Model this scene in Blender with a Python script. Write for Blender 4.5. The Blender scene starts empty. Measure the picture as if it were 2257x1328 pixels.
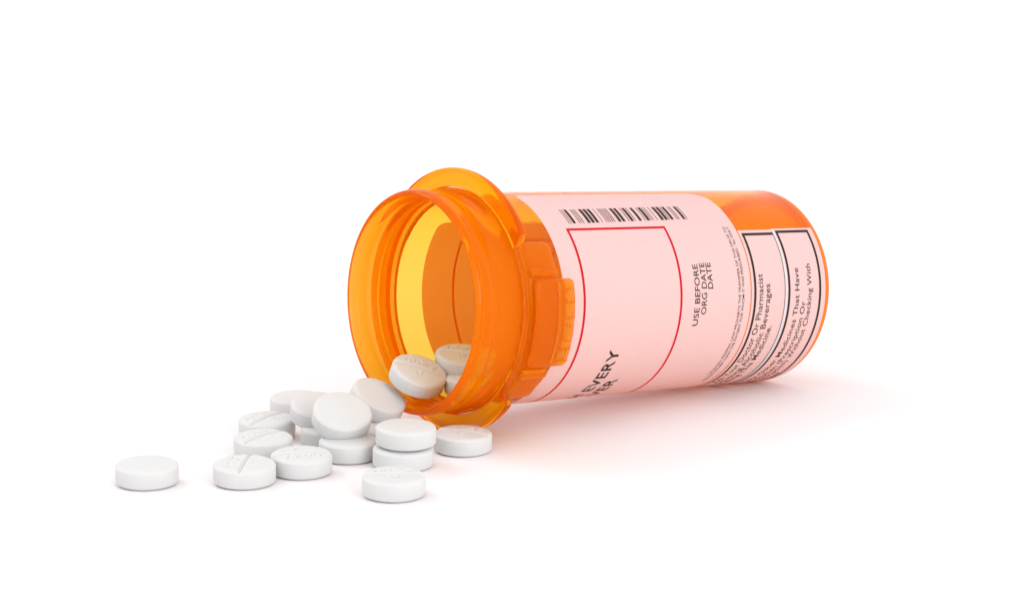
import bpy, bmesh, math, random
from math import sin, cos, pi, radians as R, sqrt
from mathutils import Vector, Matrix

# ---------------------------------------------------------------- scene, camera, world, lamps, exposure
sc = bpy.context.scene
sc.unit_settings.system = 'METRIC'
sc.unit_settings.scale_length = 0.01            # 1 unit = 1 cm
col = sc.collection
sc.render.engine = 'CYCLES'
cy = sc.cycles
cy.max_bounces = 28; cy.transmission_bounces = 24; cy.glossy_bounces = 10
cy.diffuse_bounces = 6; cy.transparent_max_bounces = 24; cy.volume_bounces = 0
cy.caustics_refractive = True; cy.caustics_reflective = True
cy.blur_glossy = 0.4; cy.sample_clamp_indirect = 6.0
cy.use_denoising = True
try:
    cy.denoiser = 'OPENIMAGEDENOISE'; cy.denoising_input_passes = 'RGB_ALBEDO_NORMAL'
except Exception:
    pass
sc.view_settings.view_transform = 'Standard'
sc.view_settings.look = 'None'
sc.view_settings.gamma = 1.0
sc.view_settings.exposure = 0.0

PITCH, DIST = 0.158834, 40.83328
cam_d = bpy.data.cameras.new('camera'); cam = bpy.data.objects.new('camera', cam_d); col.objects.link(cam)
cam_d.sensor_width = 36.0; cam_d.lens = 4231.14 / 2257 * 36
cam_d.clip_start = 1.0; cam_d.clip_end = 2000
cam.location = (0, -DIST * cos(PITCH), DIST * sin(PITCH))
cam.rotation_euler = (pi / 2 - PITCH, 0, 0)
sc.camera = cam

W = bpy.data.worlds.new('World'); sc.world = W; W.use_nodes = True
bg = W.node_tree.nodes['Background']
bg.inputs['Color'].default_value = (1, 0.995, 0.99, 1)
bg.inputs['Strength'].default_value = 1.20       # white studio tent all round

def area(name, loc, target, size, energy, color=(1, 1, 1)):
    d = bpy.data.lights.new(name, 'AREA'); d.shape = 'DISK'; d.size = size; d.energy = energy; d.color = color
    o = bpy.data.objects.new(name, d); col.objects.link(o); o.location = loc
    o.rotation_euler = (Vector(target) - Vector(loc)).to_track_quat('-Z', 'Y').to_euler()
    return o
area('key_softbox', (-150, 95, 190), (-1, -12, 0), 100, 140000)
area('front_softbox', (138, -236, 88), (1, -11, 0), 140, 300000)

# ---------------------------------------------------------------- helpers
def link_mesh(name, me, mat, parent=None, smooth=True):
    o = bpy.data.objects.new(name, me); col.objects.link(o)
    if mat and not me.materials: me.materials.append(mat)
    if smooth: me.polygons.foreach_set('use_smooth', [True] * len(me.polygons))
    if parent: o.parent = parent
    return o

def mesh(name, verts, faces):
    me = bpy.data.meshes.new(name); me.from_pydata(verts, [], faces); me.update(); return me

def sharp_by_angle(me, deg):
    me.set_sharp_from_angle(angle=R(deg))

def cylp(r, th, s):
    return (r * cos(th), r * sin(th), s)

def lathe(name, prof, n=192, closed=True):
    """prof: list of (s, r); closed ring profile or an open one ending on the axis (r = 0)."""
    V, F, rows = [], [], []
    for s, r in prof:
        if r < 1e-6:
            rows.append([len(V)]); V.append((0, 0, s))
        else:
            rows.append(list(range(len(V), len(V) + n)))
            V += [cylp(r, 2 * pi * i / n, s) for i in range(n)]
    m = len(rows)
    for a in range(m if closed else m - 1):
        A, B = rows[a], rows[(a + 1) % m]
        for i in range(n):
            j = (i + 1) % n
            if len(A) == 1 and len(B) == 1: continue
            if len(A) == 1: F.append((A[0], B[j], B[i]))
            elif len(B) == 1: F.append((A[i], A[j], B[0]))
            else: F.append((A[i], A[j], B[j], B[i]))
    me = mesh(name, V, F)
    bm = bmesh.new(); bm.from_mesh(me); bmesh.ops.recalc_face_normals(bm, faces=bm.faces); bm.to_mesh(me); bm.free()
    return me

def smooth_prof(pts, it=2, keep=()):
    """Chaikin corner cutting for a closed profile."""
    for _ in range(it):
        out = []
        for i in range(len(pts)):
            a, b = pts[i], pts[(i + 1) % len(pts)]
            out.append((a[0] * .75 + b[0] * .25, a[1] * .75 + b[1] * .25))
            out.append((a[0] * .25 + b[0] * .75, a[1] * .25 + b[1] * .75))
        pts = out
    return pts

def rounded_curved_box(name, th0, th1, s0, s1, r0, r1, rad, nt=28, ns=8, nr=6):
    """A plate bent round the vial's axis, all edges rounded with radius rad."""
    rm = (r0 + r1) / 2
    half = Vector(((th1 - th0) / 2 * rm, (s1 - s0) / 2, (r1 - r0) / 2))
    inner = Vector((half.x - rad, half.y - rad, half.z - min(rad, half.z * .98)))
    rz = half.z - inner.z
    bm = bmesh.new()
    def axis(h, i, n):
        # points clustered at both ends so the rounding is well resolved
        e = [0, .15, .4, .7, 1.0]
        pts = [-h + rad * x for x in e]; m = [(-h + rad) + (2 * h - 2 * rad) * k / n for k in range(1, n)]
        return pts + m + [-x for x in reversed(pts)]
    X = axis(half.x, 0, nt); Y = axis(half.y, 0, ns)
    Z = [-half.z + rz * x for x in (0, .3, 1)] + [half.z - rz * x for x in (1, .3, 0)]
    cache = {}
    def vert(x, y, z):
        k = (round(x, 6), round(y, 6), round(z, 6))
        if k not in cache:
            p = Vector((x, y, z))
            c = Vector([max(-inner[i], min(inner[i], p[i])) for i in range(3)])
            d = p - c
            dd = Vector((d.x / rad, d.y / rad, d.z / rz))
            if dd.length > 1e-6:
                m = max(abs(dd.x), abs(dd.y), abs(dd.z)); dd = dd.normalized() * m
            p = c + Vector((dd.x * rad, dd.y * rad, dd.z * rz))
            th = (th0 + th1) / 2 + p.x / rm
            cache[k] = bm.verts.new(cylp(rm + p.z, th, (s0 + s1) / 2 + p.y))
        return cache[k]
    def grid(A, B, f):
        for i in range(len(A) - 1):
            for j in range(len(B) - 1):
                vs = [f(A[i], B[j]), f(A[i + 1], B[j]), f(A[i + 1], B[j + 1]), f(A[i], B[j + 1])]
                if len(set(vs)) == 4:
                    try: bm.faces.new(vs)
                    except ValueError: pass
    for z in (Z[0], Z[-1]): grid(X, Y, lambda a, b: vert(a, b, z))
    for y in (Y[0], Y[-1]): grid(X, Z, lambda a, b: vert(a, y, b))
    for x in (X[0], X[-1]): grid(Y, Z, lambda a, b: vert(x, a, b))
    bmesh.ops.remove_doubles(bm, verts=bm.verts, dist=1e-5)
    bmesh.ops.recalc_face_normals(bm, faces=bm.faces)
    me = bpy.data.meshes.new(name); bm.to_mesh(me); bm.free(); return me

def sheet(name, r, th0, th1, srange, n=160, ns=2):
    """Paper lying on the vial's wall; srange(theta) -> (s_lo, s_hi)."""
    V, F = [], []
    ths = [th0 + (th1 - th0) * i / n for i in range(n + 1)] if isinstance(n, int) else n
    for t in ths:
        a, b = srange(t)
        for k in range(ns + 1):
            V.append(cylp(r, t, a + (b - a) * k / ns))
    for i in range(len(ths) - 1):
        for k in range(ns):
            q = i * (ns + 1) + k
            F.append((q, q + ns + 1, q + ns + 2, q + 1))
    return mesh(name, V, F)

# ---------------------------------------------------------------- materials
def new_mat(name):
    m = bpy.data.materials.new(name); m.use_nodes = True
    nt = m.node_tree; nt.nodes.clear()
    out = nt.nodes.new('ShaderNodeOutputMaterial')
    return m, nt, out

def plastic_material(name, density, milk, ior=1.2, rough=0.05):
    m, nt, out = new_mat(name)
    N = nt.nodes; L = nt.links
    tc = N.new('ShaderNodeTexCoord')
    n1 = N.new('ShaderNodeTexNoise'); n1.inputs['Scale'].default_value = 3.0; n1.inputs['Detail'].default_value = 3
    n2 = N.new('ShaderNodeTexNoise'); n2.inputs['Scale'].default_value = 60.0
    L.new(tc.outputs['Object'], n1.inputs['Vector']); L.new(tc.outputs['Object'], n2.inputs['Vector'])
    b1 = N.new('ShaderNodeBump'); b1.inputs['Strength'].default_value = 0.02; b1.inputs['Distance'].default_value = 0.2
    L.new(n1.outputs['Fac'], b1.inputs['Height'])
    b2 = N.new('ShaderNodeBump'); b2.inputs['Strength'].default_value = 0.03; b2.inputs['Distance'].default_value = 0.01
    L.new(n2.outputs['Fac'], b2.inputs['Height']); L.new(b1.outputs['Normal'], b2.inputs['Normal'])
    g = N.new('ShaderNodeBsdfGlass'); g.inputs['IOR'].default_value = ior; g.inputs['Roughness'].default_value = rough
    L.new(b2.outputs['Normal'], g.inputs['Normal'])
    n3 = N.new('ShaderNodeTexNoise'); n3.inputs['Scale'].default_value = 5.0; n3.inputs['Detail'].default_value = 6   # handling haze
    L.new(tc.outputs['Object'], n3.inputs['Vector'])
    mr = N.new('ShaderNodeMapRange'); mr.inputs['From Min'].default_value = 0.35; mr.inputs['From Max'].default_value = 0.7
    mr.inputs['To Min'].default_value = rough * 0.5; mr.inputs['To Max'].default_value = rough * 2.2
    L.new(n3.outputs['Fac'], mr.inputs['Value']); L.new(mr.outputs['Result'], g.inputs['Roughness'])
    # a little milkiness in the moulded polypropylene
    d = N.new('ShaderNodeBsdfTranslucent'); d.inputs['Color'].default_value = (1.0, 0.33, 0.003, 1)
    df = N.new('ShaderNodeBsdfDiffuse'); df.inputs['Color'].default_value = (1.0, 0.33, 0.003, 1)
    md = N.new('ShaderNodeMixShader'); md.inputs['Fac'].default_value = 0.5
    L.new(d.outputs[0], md.inputs[1]); L.new(df.outputs[0], md.inputs[2])
    mx = N.new('ShaderNodeMixShader'); mx.inputs['Fac'].default_value = milk
    L.new(g.outputs[0], mx.inputs[1]); L.new(md.outputs[0], mx.inputs[2])
    L.new(mx.outputs[0], out.inputs['Surface'])
    v = N.new('ShaderNodeVolumeAbsorption'); v.inputs['Density'].default_value = density
    v.inputs['Color'].default_value = (0.998, 0.87, 0.0, 1)
    L.new(v.outputs[0], out.inputs['Volume'])
    return m

def paper_material(name, colr, trans=0.4):
    m, nt, out = new_mat(name)
    N = nt.nodes; L = nt.links
    tc = N.new('ShaderNodeTexCoord')
    n1 = N.new('ShaderNodeTexNoise'); n1.inputs['Scale'].default_value = 9; n1.inputs['Detail'].default_value = 6
    L.new(tc.outputs['Object'], n1.inputs['Vector'])
    ramp = N.new('ShaderNodeMix'); ramp.data_type = 'RGBA'
    ramp.inputs['A'].default_value = tuple(c * .975 for c in colr) + (1,); ramp.inputs['B'].default_value = tuple(min(1, c * 1.02) for c in colr) + (1,)
    L.new(n1.outputs['Fac'], ramp.inputs['Factor'])
    n2 = N.new('ShaderNodeTexNoise'); n2.inputs['Scale'].default_value = 45; n2.inputs['Detail'].default_value = 3
    L.new(tc.outputs['Object'], n2.inputs['Vector'])
    b = N.new('ShaderNodeBump'); b.inputs['Strength'].default_value = 0.12; b.inputs['Distance'].default_value = 0.01
    L.new(n2.outputs['Fac'], b.inputs['Height'])
    p = N.new('ShaderNodeBsdfPrincipled'); p.inputs['Roughness'].default_value = 0.55
    p.inputs['Specular IOR Level'].default_value = 0.25
    L.new(ramp.outputs['Result'], p.inputs['Base Color']); L.new(b.outputs['Normal'], p.inputs['Normal'])
    t = N.new('ShaderNodeBsdfTranslucent')                      # light that soaks through the paper comes out warmer
    wm = N.new('ShaderNodeMix'); wm.data_type = 'RGBA'; wm.blend_type = 'MULTIPLY'; wm.inputs['Factor'].default_value = 1.0
    wm.inputs['B'].default_value = (1.0, 0.60, 0.52, 1); L.new(ramp.outputs['Result'], wm.inputs['A'])
    L.new(wm.outputs['Result'], t.inputs['Color'])
    mx = N.new('ShaderNodeMixShader'); mx.inputs['Fac'].default_value = trans
    L.new(p.outputs[0], mx.inputs[1]); L.new(t.outputs[0], mx.inputs[2]); L.new(mx.outputs[0], out.inputs['Surface'])
    return m

def simple_material(name, colr, rough=0.5, spec=0.3, noise=0.0, nscale=20, bump=0.0, bscale=80):
    m, nt, out = new_mat(name)
    N = nt.nodes; L = nt.links
    p = N.new('ShaderNodeBsdfPrincipled'); p.inputs['Base Color'].default_value = tuple(colr) + (1,)
    p.inputs['Roughness'].default_value = rough; p.inputs['Specular IOR Level'].default_value = spec
    tc = N.new('ShaderNodeTexCoord')
    if noise:
        n1 = N.new('ShaderNodeTexNoise'); n1.inputs['Scale'].default_value = nscale; n1.inputs['Detail'].default_value = 5
        L.new(tc.outputs['Object'], n1.inputs['Vector'])
        mix = N.new('ShaderNodeMix'); mix.data_type = 'RGBA'
        mix.inputs['A'].default_value = tuple(c * (1 - noise) for c in colr) + (1,)
        mix.inputs['B'].default_value = tuple(min(1, c * (1 + noise)) for c in colr) + (1,)
        L.new(n1.outputs['Fac'], mix.inputs['Factor']); L.new(mix.outputs['Result'], p.inputs['Base Color'])
    if bump:
        n2 = N.new('ShaderNodeTexNoise'); n2.inputs['Scale'].default_value = bscale; n2.inputs['Detail'].default_value = 4
        L.new(tc.outputs['Object'], n2.inputs['Vector'])
        b = N.new('ShaderNodeBump'); b.inputs['Strength'].default_value = bump; b.inputs['Distance'].default_value = 0.01
        L.new(n2.outputs['Fac'], b.inputs['Height']); L.new(b.outputs['Normal'], p.inputs['Normal'])
    L.new(p.outputs[0], out.inputs['Surface'])
    return m

PLASTIC = plastic_material('orange_plastic', 18.5, 0.11)
THICK = plastic_material('thick_orange_plastic', 20, 0.40, 1.2, 0.06)
HEEL = plastic_material('base_orange_plastic', 42, 0.22, 1.3)
LATCH = plastic_material('latch_orange_plastic', 17, 0.40, 1.24, 0.03)
RIM = plastic_material('flange_orange_plastic', 42, 0.17)
PINK = paper_material('pink_label_paper', (0.975, 0.80, 0.80), 0.45)
EDGE = paper_material('grey_label_edge', (0.72, 0.70, 0.73), 0.2)
INK = simple_material('black_ink', (0.022, 0.013, 0.015), 0.6, 0.2)
RED = simple_material('red_ink', (0.52, 0.008, 0.03), 0.6, 0.2)
_nt = RED.node_tree; _p = [x for x in _nt.nodes if x.type == 'BSDF_PRINCIPLED'][0]; _o = [x for x in _nt.nodes if x.type == 'OUTPUT_MATERIAL'][0]
_t = _nt.nodes.new('ShaderNodeBsdfTransparent'); _t.inputs['Color'].default_value = (1.0, 0.055, 0.07, 1)     # thin film of ink lets some light through
_m = _nt.nodes.new('ShaderNodeMixShader'); _m.inputs['Fac'].default_value = 0.55
_nt.links.new(_p.outputs[0], _m.inputs[1]); _nt.links.new(_t.outputs[0], _m.inputs[2]); _nt.links.new(_m.outputs[0], _o.inputs['Surface'])
def add_sss(m):
    p = [x for x in m.node_tree.nodes if x.type == 'BSDF_PRINCIPLED'][0]
    p.inputs['Subsurface Weight'].default_value = 0.6; p.inputs['Subsurface Radius'].default_value = (1, 0.98, 0.96); p.inputs['Subsurface Scale'].default_value = 0.06
PILL = simple_material('white_tablet', (0.615, 0.617, 0.617), 0.55, 0.25, noise=0.015, nscale=14, bump=0.3, bscale=55)
add_sss(PILL)
TABLE = simple_material('white_tabletop', (0.83, 0.80, 0.807), 0.7, 0.1)

# ---------------------------------------------------------------- setting
V, F = [], []
yz = [(-170, 0), (-60, 0), (45, 0)]
for i in range(1, 25):
    t = pi / 2 * i / 24
    yz.append((45 + 70 * sin(t), 70 - 70 * cos(t)))
yz.append((115, 190))
for y, z in yz: V += [(-190, y, z), (190, y, z)]
for i in range(len(yz) - 1): F.append((2 * i, 2 * i + 1, 2 * i + 3, 2 * i + 2))
top = link_mesh('tabletop', mesh('tabletop', V, F), TABLE)      # seamless white sweep, curving up far behind
top['kind'] = 'structure'

# ---------------------------------------------------------------- the pill bottle
O = Vector((4.1937528, -8.1743546, 1.5975330))
a = Vector((-0.7833032, -0.6191562, 0.0555104)); n = Vector((0.0435487, 0.0464227, 0.9984581)); w = Vector((-0.6201126, 0.7845128, 0.0))
bottle = bpy.data.objects.new('pill_bottle', None); col.objects.link(bottle)
bottle.empty_display_size = 1
bottle.matrix_world = Matrix(((n.x, w.x, a.x, O.x), (n.y, w.y, a.y, O.y), (n.z, w.z, a.z, O.z), (0, 0, 0, 1)))
bottle['label'] = 'open orange see-through pill bottle lying on its side with pink paper labels'
bottle['category'] = 'pill bottle'

# body: cup with an outer wall of radius 1.6 and a closed base
ro, ri = 1.6, 1.497
prof = [(0.222, ri + 0.02), (0.222, ro - 0.002), (0.26, ro), (1.5, ro), (3.0, ro), (4.5, ro), (6.0, ro), (6.446, ro), (6.446, ri), (6.0, ri), (4.5, ri), (3.0, ri), (1.5, ri), (0.4, ri), (0.3, ri + 0.003)]
me = lathe('body', prof, 256)
link_mesh('body', me, PLASTIC, bottle); sharp_by_angle(me, 50)
# base: thick moulded floor with a rounded heel and a shallow recess
prof = [(0.0, 0.0), (0.0, 1.32), (-0.035, 1.41)]
c = 0.15
for i in range(9):
    t = pi / 2 * i / 8
    prof.append((-0.045 + c - c * cos(t), ro - c + c * sin(t)))
prof += [(0.16, ro), (0.218, ro - 0.002), (0.219, 1.46), (0.19, 1.40), (0.15, 1.3), (0.135, 0.7), (0.135, 0.0)]
me = lathe('base', prof, 256, closed=False)
link_mesh('base', me, HEEL, bottle); sharp_by_angle(me, 50)

# neck: closed ring with a rounded lip, outer beads and inner thread ridges
nk = [(6.452, 1.66), (6.50, 1.672), (6.58, 1.675), (6.66, 1.668), (6.74, 1.645), (6.82, 1.628), (6.90, 1.622), (6.98, 1.63), (7.06, 1.645),
      (7.13, 1.655), (7.20, 1.65), (7.26, 1.635), (7.305, 1.605), (7.31, 1.585), (7.29, 1.566), (7.25, 1.556), (7.20, 1.55), (7.15, 1.538),
      (7.11, 1.50), (7.08, 1.485), (7.05, 1.49), (7.02, 1.515), (6.97, 1.518), (6.93, 1.515), (6.90, 1.485), (6.86, 1.478), (6.82, 1.485), (6.79, 1.512),
      (6.72, 1.515), (6.64, 1.512), (6.56, 1.505), (6.50, 1.50), (6.452, 1.497)]
me = lathe('neck', smooth_prof(nk, 1), 256); link_mesh('neck', me, THICK, bottle); sharp_by_angle(me, 60)

# flange: thin disc round the neck with a thicker rounded rim
fl = [(6.455, 1.68), (6.455, 1.86), (6.445, 1.90), (6.44, 1.935), (6.452, 1.958), (6.48, 1.967), (6.52, 1.967), (6.548, 1.958), (6.56, 1.935),
      (6.555, 1.90), (6.545, 1.86), (6.545, 1.80), (6.55, 1.72), (6.56, 1.68)]
me = lathe('flange', smooth_prof(fl, 1), 320)
for v in me.vertices:                            # the disc is cut back where the latch sits
    r_ = math.hypot(v.co.x, v.co.y); t_ = math.degrees(math.atan2(v.co.y, v.co.x))
    e_ = min((t_ + 134.5) / 5.5, (-53.5 - t_) / 5.5); e_ = max(0.0, min(1.0, e_)); e_ = e_ * e_ * (3 - 2 * e_)
    q_ = (1.68 + max(0.0, r_ - 1.68) * (1 - 0.80 * e_)) / r_ if r_ > 1.68 else 1.0
    v.co.x *= q_; v.co.y *= q_
me.update()
link_mesh('flange', me, RIM, bottle); sharp_by_angle(me, 50)

# child-proof latch: curved guard, pressing tab on top of it with raised letters, two little ribs
me = rounded_curved_box('latch_guard', R(-141), R(-54), 5.87, 6.43, 1.625, 1.735, 0.13)
link_mesh('latch_guard', me, LATCH, bottle); sharp_by_angle(me, 60)
me = rounded_curved_box('latch_tab', R(-115.5), R(-74), 5.68, 6.40, 1.75, 1.865, 0.09)
tab = link_mesh('latch_tab', me, LATCH, bottle); sharp_by_angle(me, 60)
for t0, t1, s0, s1 in ((-72.5, -68.5, 5.95, 6.42), (-122, -118, 5.95, 6.42)):
    me = rounded_curved_box('latch_rib', R(t0), R(t1), s0, s1, 1.745, 1.83, 0.03, nt=4, ns=8)
    link_mesh('latch_rib', me, LATCH, bottle)
me = rounded_curved_box('latch_ridge', R(-113), R(-76), 5.98, 6.03, 1.868, 1.89, 0.012, nt=24, ns=2)
link_mesh('latch_ridge', me, LATCH, tab)

# ---- lettering, laid on the cylinder: x runs along theta (upwards as seen), y along +s (towards the mouth)
def text_geo(txt, bold=0.0, space=1.0):
    cu = bpy.data.curves.new('t', 'FONT'); cu.body = txt; cu.size = 1.0; cu.offset = bold; cu.space_character = space
    cu.resolution_u = 3
    ob = bpy.data.objects.new('t', cu)
    col.objects.link(ob)
    bpy.context.view_layer.update()
    me = bpy.data.meshes.new_from_object(ob.evaluated_get(bpy.context.evaluated_depsgraph_get()))
    V = [v.co.copy() for v in me.vertices]; F = [tuple(p.vertices) for p in me.polygons]
    bpy.data.objects.remove(ob); bpy.data.curves.remove(cu); bpy.data.meshes.remove(me)
    return V, F
def text_width(txt, bold=0.0, space=1.0):
    V, _ = text_geo(txt, bold, space); xs = [v.x for v in V]; return min(xs), max(xs)
V0, _ = text_geo('H'); CAP = max(v.y for v in V0)

def cyl_text(name, prefix, visible, th_start, th_end, s_base, cap, r, mat, parent, bold=0.0, space=1.0):
    """`visible` is fitted between th_start and th_end (radians); `prefix` runs on before it at the same size."""
    a0, a1 = text_width(visible, bold, space)
    kx = (th_end - th_start) / (a1 - a0)
    V, F = text_geo(prefix + visible, bold, space)
    xmax = max(v.x for v in V); ky = cap / CAP
    bm = bmesh.new()
    vs = [bm.verts.new((v.x, v.y, 0)) for v in V]
    for f in F:
        try: bm.faces.new([vs[i] for i in f])
        except ValueError: pass
    x = min(v.x for v in V) + 0.3
    while x < xmax:
        bmesh.ops.bisect_plane(bm, geom=bm.verts[:] + bm.edges[:] + bm.faces[:], plane_co=(x, 0, 0), plane_no=(1, 0, 0)); x += 0.3
    for v in bm.verts:
        th = th_end - (xmax - v.co.x) * kx
        v.co = cylp(r, th, s_base + v.co.y * ky)
    me = bpy.data.meshes.new(name); bm.to_mesh(me); bm.free()
    o = link_mesh(name, me, mat, parent, smooth=False); o['kind'] = 'stuff'
    return o

def cyl_rect(V, F, r, th0, th1, s0, s1, nmax=R(3)):
    k = max(1, int(math.ceil(abs(th1 - th0) / nmax)))
    for i in range(k + 1):
        t = th0 + (th1 - th0) * i / k
        V += [cylp(r, t, s0), cylp(r, t, s1)]
        if i < k:
            q = len(V) - 2; F.append((q, q + 2, q + 3, q + 1))

# raised HOLD on the tab: extruded strokes
def raised_text(parent):
    r0, r1 = 1.868, 1.888
    a0, a1 = text_width('HOLD', 0.0, 1.15); V, F = text_geo('HOLD', 0.0, 1.15)
    th0, th1, sb, cap = R(-112), R(-78), 5.735, 0.17
    bm = bmesh.new(); vs = [bm.verts.new((v.x, v.y, 0)) for v in V]
    for f in F:
        try: bm.faces.new([vs[i] for i in f])
        except ValueError: pass
    g = bmesh.ops.extrude_face_region(bm, geom=bm.faces[:])
    up = {v for v in g['geom'] if isinstance(v, bmesh.types.BMVert)}
    for v in bm.verts:
        th = th0 + (v.co.x - a0) / (a1 - a0) * (th1 - th0)
        v.co = cylp(r1 if v in up else r0, th, sb + v.co.y * cap / CAP)
    bmesh.ops.recalc_face_normals(bm, faces=bm.faces)
    me = bpy.data.meshes.new('raised_lettering'); bm.to_mesh(me); bm.free()
    link_mesh('raised_lettering', me, LATCH, parent, smooth=False)['kind'] = 'stuff'
raised_text(tab)

# ---- main label: wraps from just before the top, down the front, under and up the back
LT0, LT1, LS0, LS1, CR = R(-312), R(-11), 1.865, 5.70, 0.30
def main_range(t):
    d = min(t - LT0, LT1 - t) * 1.6
    k = 0.0 if d >= CR else CR - sqrt(max(0.0, CR * CR - (CR - d) ** 2))
    kl = 0.0 if d >= 0.14 else 0.14 - sqrt(max(0.0, 0.0196 - (0.14 - d) ** 2))
    q = max(0.0, min(1.0, (R(-100) - t) / R(150)))
    return LS0 + k, LS1 - kl + 0.22 * q * q * (3 - 2 * q)
ths = [LT0 + R(x) for x in (0, .1, .4, .9, 1.6, 2.6, 4, 6, 8, 10.7)] + [LT0 + R(x) for x in range(12, 290, 2)] + [LT1 - R(x) for x in (10.7, 8, 6, 4, 2.6, 1.6, .9, .4, .1, 0)]
main = link_mesh('main_label', sheet('main_label', 1.6045, LT0, LT1, main_range, ths, 6), PINK, bottle)
RT = 1.6075

V, F = [], []
bars = [(5.206, 5.194), (5.164, 5.151), (5.121, 5.07), (4.998, 4.985), (4.957, 4.944), (4.916, 4.902), (4.83, 4.773), (4.748, 4.689), (4.663, 4.608), (4.541, 4.531), (4.458, 4.445), (4.417, 4.402), (4.375, 4.361), (4.333, 4.318), (4.292, 4.276), (4.207, 4.15), (4.124, 4.067), (3.998, 3.984), (3.952, 3.897), (3.869, 3.855), (3.782, 3.729), (3.658, 3.645), (3.614, 3.557), (3.533, 3.519), (3.489, 3.476), (3.406, 3.395), (3.321, 3.263), (3.237, 3.179), (3.155, 3.14), (3.109, 3.053), (2.986, 2.972), (2.943, 2.927), (2.855, 2.803), (2.774, 2.76)]
for b0, b1 in bars:
    f = (5.2 - b0) / 2.43
    cyl_rect(V, F, RT, R(-41 + 1.6 * f), R(-29.8 + 1.5 * f), b1, b0)
link_mesh('barcode', mesh('barcode', V, F), INK, main, smooth=False)['kind'] = 'stuff'

V, F = [], []
LW = 0.042
cyl_rect(V, F, RT, R(-298), R(-44.4), 5.332 - LW, 5.332)
cyl_rect(V, F, RT, R(-298), R(-44.4), 3.345, 3.345 + LW)
cyl_rect(V, F, RT, R(-45.9), R(-44.4), 3.345 + LW, 5.332 - LW)
cyl_rect(V, F, RT, R(-298), R(-296.5), 3.345 + LW, 5.332 - LW)
link_mesh('red_border', mesh('red_border', V, F), RED, main, smooth=False)

def line(txtp, txt, t0, t1, s, cap, parent=main, r=RT, bold=0.0, space=1.0, name='printed_line'):
    return cyl_text(name, txtp, txt, R(t0), R(t1), s, cap, r, INK, parent, bold, space)
line('', 'USE BEFORE', -102.6, -68.4, 2.972, 0.106, bold=0.007)
line('', 'ORG DATE', -96.4, -67.8, 2.825, 0.106, bold=0.007)
line('', 'DATE', -82.3, -67.8, 2.690, 0.106, bold=0.007)
line('', 'CAUTION: FEDERAL LAW PROHIBITS THE TRANSFER OF THIS DRUG TO', -141.3, -46.0, 2.085, 0.050, bold=0.003)
line('PERSON ', 'OTHER THAN THE PATIENT FOR WHOM IT WAS PRESCRIBED - Rx ONLY', -138.5, -45.9, 2.006, 0.050, bold=0.003)
line('', 'H EVERY', -161.5, -113.6, 4.44, 0.20, bold=0.015, space=1.05)
line('', 'VER', -158.5, -136.5, 4.125, 0.20, bold=0.015, space=1.05)

# ---- two warning labels beside it
def warning(name, r, th0, th1, s0, s1, f0, f1, ftop):
    def rng(t): return s0, s1
    o = link_mesh(name, sheet(name, r, R(th0), R(th1), rng, 96, 4), PINK, bottle)
    V, F = [], []
    lw = 0.048
    rr = r + 0.003
    cyl_rect(V, F, rr, R(th0 + 3), R(ftop), f1 - lw, f1)
    cyl_rect(V, F, rr, R(th0 + 3), R(ftop), f0, f0 + lw)
    cyl_rect(V, F, rr, R(ftop - 1.7), R(ftop), f0 + lw, f1 - lw)
    cyl_rect(V, F, rr, R(th0 + 3), R(th0 + 4.7), f0 + lw, f1 - lw)
    link_mesh('black_border', mesh('black_border', V, F), INK, o, smooth=False)
    return o
wa = warning('warning_label', 1.6065, -250, -48.6, 1.02, 1.845, 1.045, 1.79, -50.6)
wb = warning('warning_label', 1.6120, -250, -48.2, 0.145, 1.085, 0.250, 1.020, -49.6)
V, F = [], []
cyl_rect(V, F, 1.6140, R(-249.8), R(-48.4), 1.035, 1.086)
link_mesh('label_edge', mesh('label_edge', V, F), EDGE, wb)
V, F = [], []
cyl_rect(V, F, 1.6142, R(-249.8), R(-75), 1.087, 1.093)
link_mesh('label_edge', mesh('label_edge', V, F), INK, wb)
B = 0.005
line('Ask ', 'Your Doctor Or Pharmacist', -145.2, -75.4, 1.588, 0.116, wa, 1.6095, B, 1.03)
line('Drinking ', 'Alcoholic Beverages', -134.8, -81.3, 1.432, 0.116, wa, 1.6095, B, 1.03)
line('Taking ', 'This Medicine.', -142.8, -105.8, 1.292, 0.116, wa, 1.6095, B, 1.03)
line('Take ', 'Other Medicines That Have', -147.5, -73.0, 0.765, 0.102, wb, 1.6150, B, 1.03)
line('Acetaminophen ', '(Prescription Or', -135.3, -92.3, 0.610, 0.102, wb, 1.6150, B, 1.03)
line('Nonprescription) ', 'Without Checking With', -130.5, -70.9, 0.475, 0.102, wb, 1.6150, B, 1.03)
line('Your ', 'Doctor', -164, -146.0, 0.318, 0.102, wb, 1.6150, B, 1.03)

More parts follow.
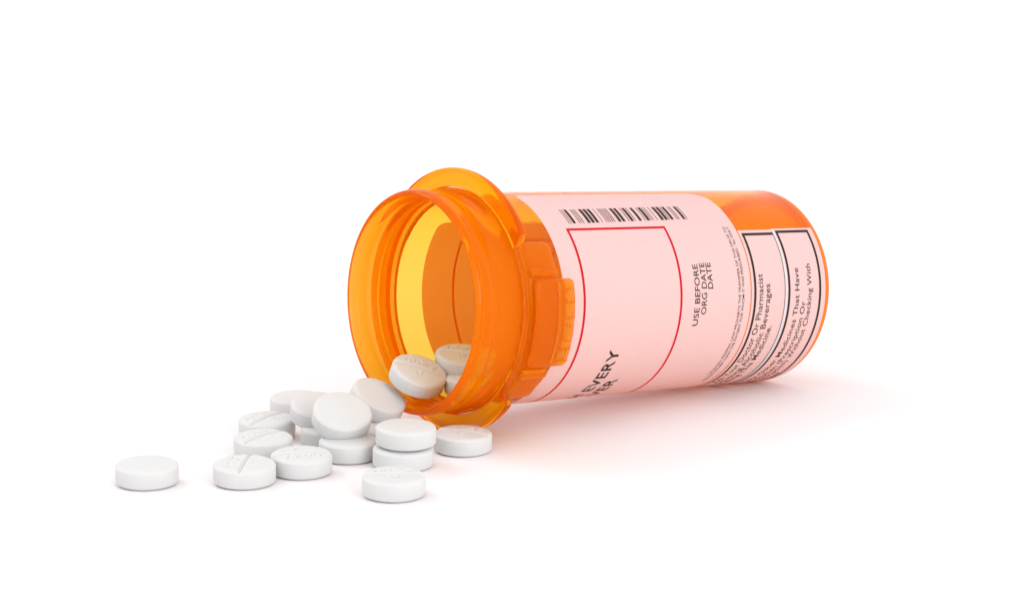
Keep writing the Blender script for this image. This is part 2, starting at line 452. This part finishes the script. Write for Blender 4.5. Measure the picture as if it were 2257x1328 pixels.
# ---------------------------------------------------------------- tablets
TR = 0.418
def side_profile():
    p = [(-0.153, 0.0), (-0.151, 0.12), (-0.145, 0.24), (-0.137, 0.345), (-0.131, 0.372)]
    p += [(-0.126, 0.384), (-0.111, 0.407), (-0.104, 0.4145), (-0.095, TR), (0.095, TR), (0.104, 0.4145), (0.111, 0.407), (0.126, 0.384), (0.131, 0.372)]
    return p
def seg_d(px, py, x0, y0, x1, y1):
    dx, dy = x1 - x0, y1 - y0; t = max(0, min(1, ((px - x0) * dx + (py - y0) * dy) / (dx * dx + dy * dy)))
    return math.hypot(px - x0 - t * dx, py - y0 - t * dy)
STROKES = []
def stroke(pts): STROKES.extend([(*pts[i], *pts[i + 1]) for i in range(len(pts) - 1)])
def glyph(ch, cx, cyy, gw=0.043, gh=0.058):
    if ch == '0': stroke([(cx + gw * cos(2 * pi * i / 14), cyy + gh * sin(2 * pi * i / 14)) for i in range(15)])
    if ch == '2': stroke([(cx - gw, cyy + gh * .5), (cx - gw * .6, cyy + gh * .95), (cx, cyy + gh), (cx + gw * .7, cyy + gh * .9), (cx + gw * .9, cyy + gh * .5), (cx + gw * .5, cyy), (cx - gw, cyy - gh), (cx + gw, cyy - gh)])
    if ch == '7': stroke([(cx - gw, cyy + gh), (cx + gw, cyy + gh), (cx - gw * .2, cyy - gh)])
    if ch == 'V': stroke([(cx - gw, cyy + gh), (cx, cyy - gh), (cx + gw, cyy + gh)])
for ch, gx, gy in (('0', -.195, .135), ('0', -.065, .158), ('2', .07, .158), ('7', .20, .135)): glyph(ch, gx, gy)
glyph('V', .02, -.15, .055, .062)
def top_height(x, y, marked):
    r = math.hypot(x, y)
    h = 0.131 + 0.022 * (1 - (r / 0.372) ** 2)
    if not marked: return h
    g = abs(y) / 0.046
    if g < 1: h -= 0.038 * (1 - g)
    if 0.05 < abs(y) < 0.24 and abs(x) < 0.27:
        d = min(seg_d(x, y, *s) for s in STROKES)
        if d < 0.018:
            q = 1 - d / 0.018; h -= 0.015 * min(1, q * 1.6)
    return h
def tablet_mesh(name, marked):
    V, F = [], []
    nA = 264 if marked else 96
    rings = []
    prof = side_profile()
    for z, r in prof:
        if r == 0: rings.append([len(V)]); V.append((0, 0, z))
        else:
            rings.append(list(range(len(V), len(V) + nA)))
            for i in range(nA):
                t = 2 * pi * i / nA; x, y = r * cos(t), r * sin(t); zz = z
                if marked and z > 0.09:             # the score runs out through the bevel
                    g = abs(y) / 0.046
                    if g < 1: zz = z - 0.033 * (1 - g) * (z - 0.081) / 0.05
                V.append((x, y, zz))
    nr = 62 if marked else 10
    for k in range(1, nr):
        r = 0.372 * (1 - k / nr)
        rings.append(list(range(len(V), len(V) + nA)))
        for i in range(nA):
            t = 2 * pi * i / nA; x, y = r * cos(t), r * sin(t); V.append((x, y, top_height(x, y, marked)))
    rings.append([len(V)]); V.append((0, 0, top_height(0, 0, marked)))
    for A, Bq in zip(rings, rings[1:]):
        for i in range(nA):
            j = (i + 1) % nA
            if len(A) == 1: F.append((A[0], Bq[j], Bq[i]))
            elif len(Bq) == 1: F.append((A[i], A[j], Bq[0]))
            else: F.append((A[i], A[j], Bq[j], Bq[i]))
    return mesh(name, V, F)
ME_P = tablet_mesh('plain_tablet', False); ME_M = tablet_mesh('scored_tablet', True)
for m_ in (ME_P, ME_M): m_.materials.append(PILL)

def tablet(loc, nrm, ang, marked, label, group):
    o = link_mesh('tablet', ME_M if marked else ME_P, PILL)
    z = Vector(nrm).normalized(); x0 = (Vector((1, 0, 0)) - z * z.x).normalized(); y0 = z.cross(x0)
    t = R(ang); x = x0 * cos(t) + y0 * sin(t); y = z.cross(x)
    o.matrix_world = Matrix(((x.x, y.x, z.x, loc[0]), (x.y, y.y, z.y, loc[1]), (x.z, y.z, z.z, loc[2]), (0, 0, 0, 1)))
    o['label'] = label; o['category'] = 'tablet'; o['group'] = group
SP = 'white tablets spilled in front of the bottle'
IN = 'tablets still inside the bottle mouth'
f = (0.021, -0.058, 1)
T = [
 ((-4.868, -15.393, .157), f, 20, 0, 'plain white tablet lying alone at the far left of the spill', SP),
 ((-3.573, -15.361, .157), f, 87, 1, 'scored white tablet at the front left of the pile, groove pointing at the viewer', SP),
 ((-2.868, -14.838, .157), f, 200, 1, 'scored white tablet touching the front left tablet on its right side', SP),
 ((-3.521, -13.807, .157), f, 55, 1, 'scored white tablet lying behind the front left tablet, its groove running to the right', SP),
 ((-3.616, -12.631, .157), f, 60, 1, 'scored white tablet in the second row from the back, left edge of the pile', SP),
 ((-3.347, -11.081, .157), f, 0, 0, 'plain white tablet farthest back in the pile, behind the leaning ones', SP),
 ((-2.640, -13.160, .157), f, 30, 0, 'mostly hidden white tablet lying flat under the half-hidden tilted one', SP),
 ((-2.821, -12.884, .440), (.104, -.251, .962), 0, 0, 'tilted plain white tablet partly hidden behind the foremost leaning tablet', SP),
 ((-2.409, -13.739, .548), (.174, -.473, .864), 0, 0, 'plain white tablet leaning on top of the pile with its whole face towards the viewer', SP),
 ((-2.297, -13.980, .157), f, 40, 0, 'white tablet lying flat right under the foremost leaning tablet', SP),
 ((-1.982, -12.712, .562), (.405, -.292, .866), 0, 0, 'steeply leaning white tablet resting against the orange bottle lip', SP),
 ((-1.800, -13.180, .157), f, 0, 0, 'white tablet in shade under the one that leans on the bottle lip', SP),
 ((-1.468, -14.400, .446), f, 0, 0, 'plain white tablet on top of the stack of two', SP),
 ((-1.508, -14.440, .157), f, 0, 0, 'white tablet at the bottom of the stack of two', SP),
 ((-0.703, -13.541, .157), f, -21, 1, 'scored white tablet in front of the bottom of the orange flange', SP),
 ((-1.541, -15.999, .157), f, 6, 1, 'scored white tablet nearest the viewer, in front of the stack of two', SP),
 ((-1.393, -12.477, .880), (.309, -.334, .89), -6, 1, 'tablet marked 0027 lying tilted just inside the bottle mouth', IN),
 ((-0.745, -11.968, 1.01), (.091, -.20, .97), -9, 1, 'tablet deeper inside the bottle, its number half hidden by the lip', IN),
 ((-0.590, -12.350, .735), (0, -.03, 1), 0, 0, 'tablet inside the bottle whose left corner alone shows above the lip', IN),
]
for t in T: tablet(*t)
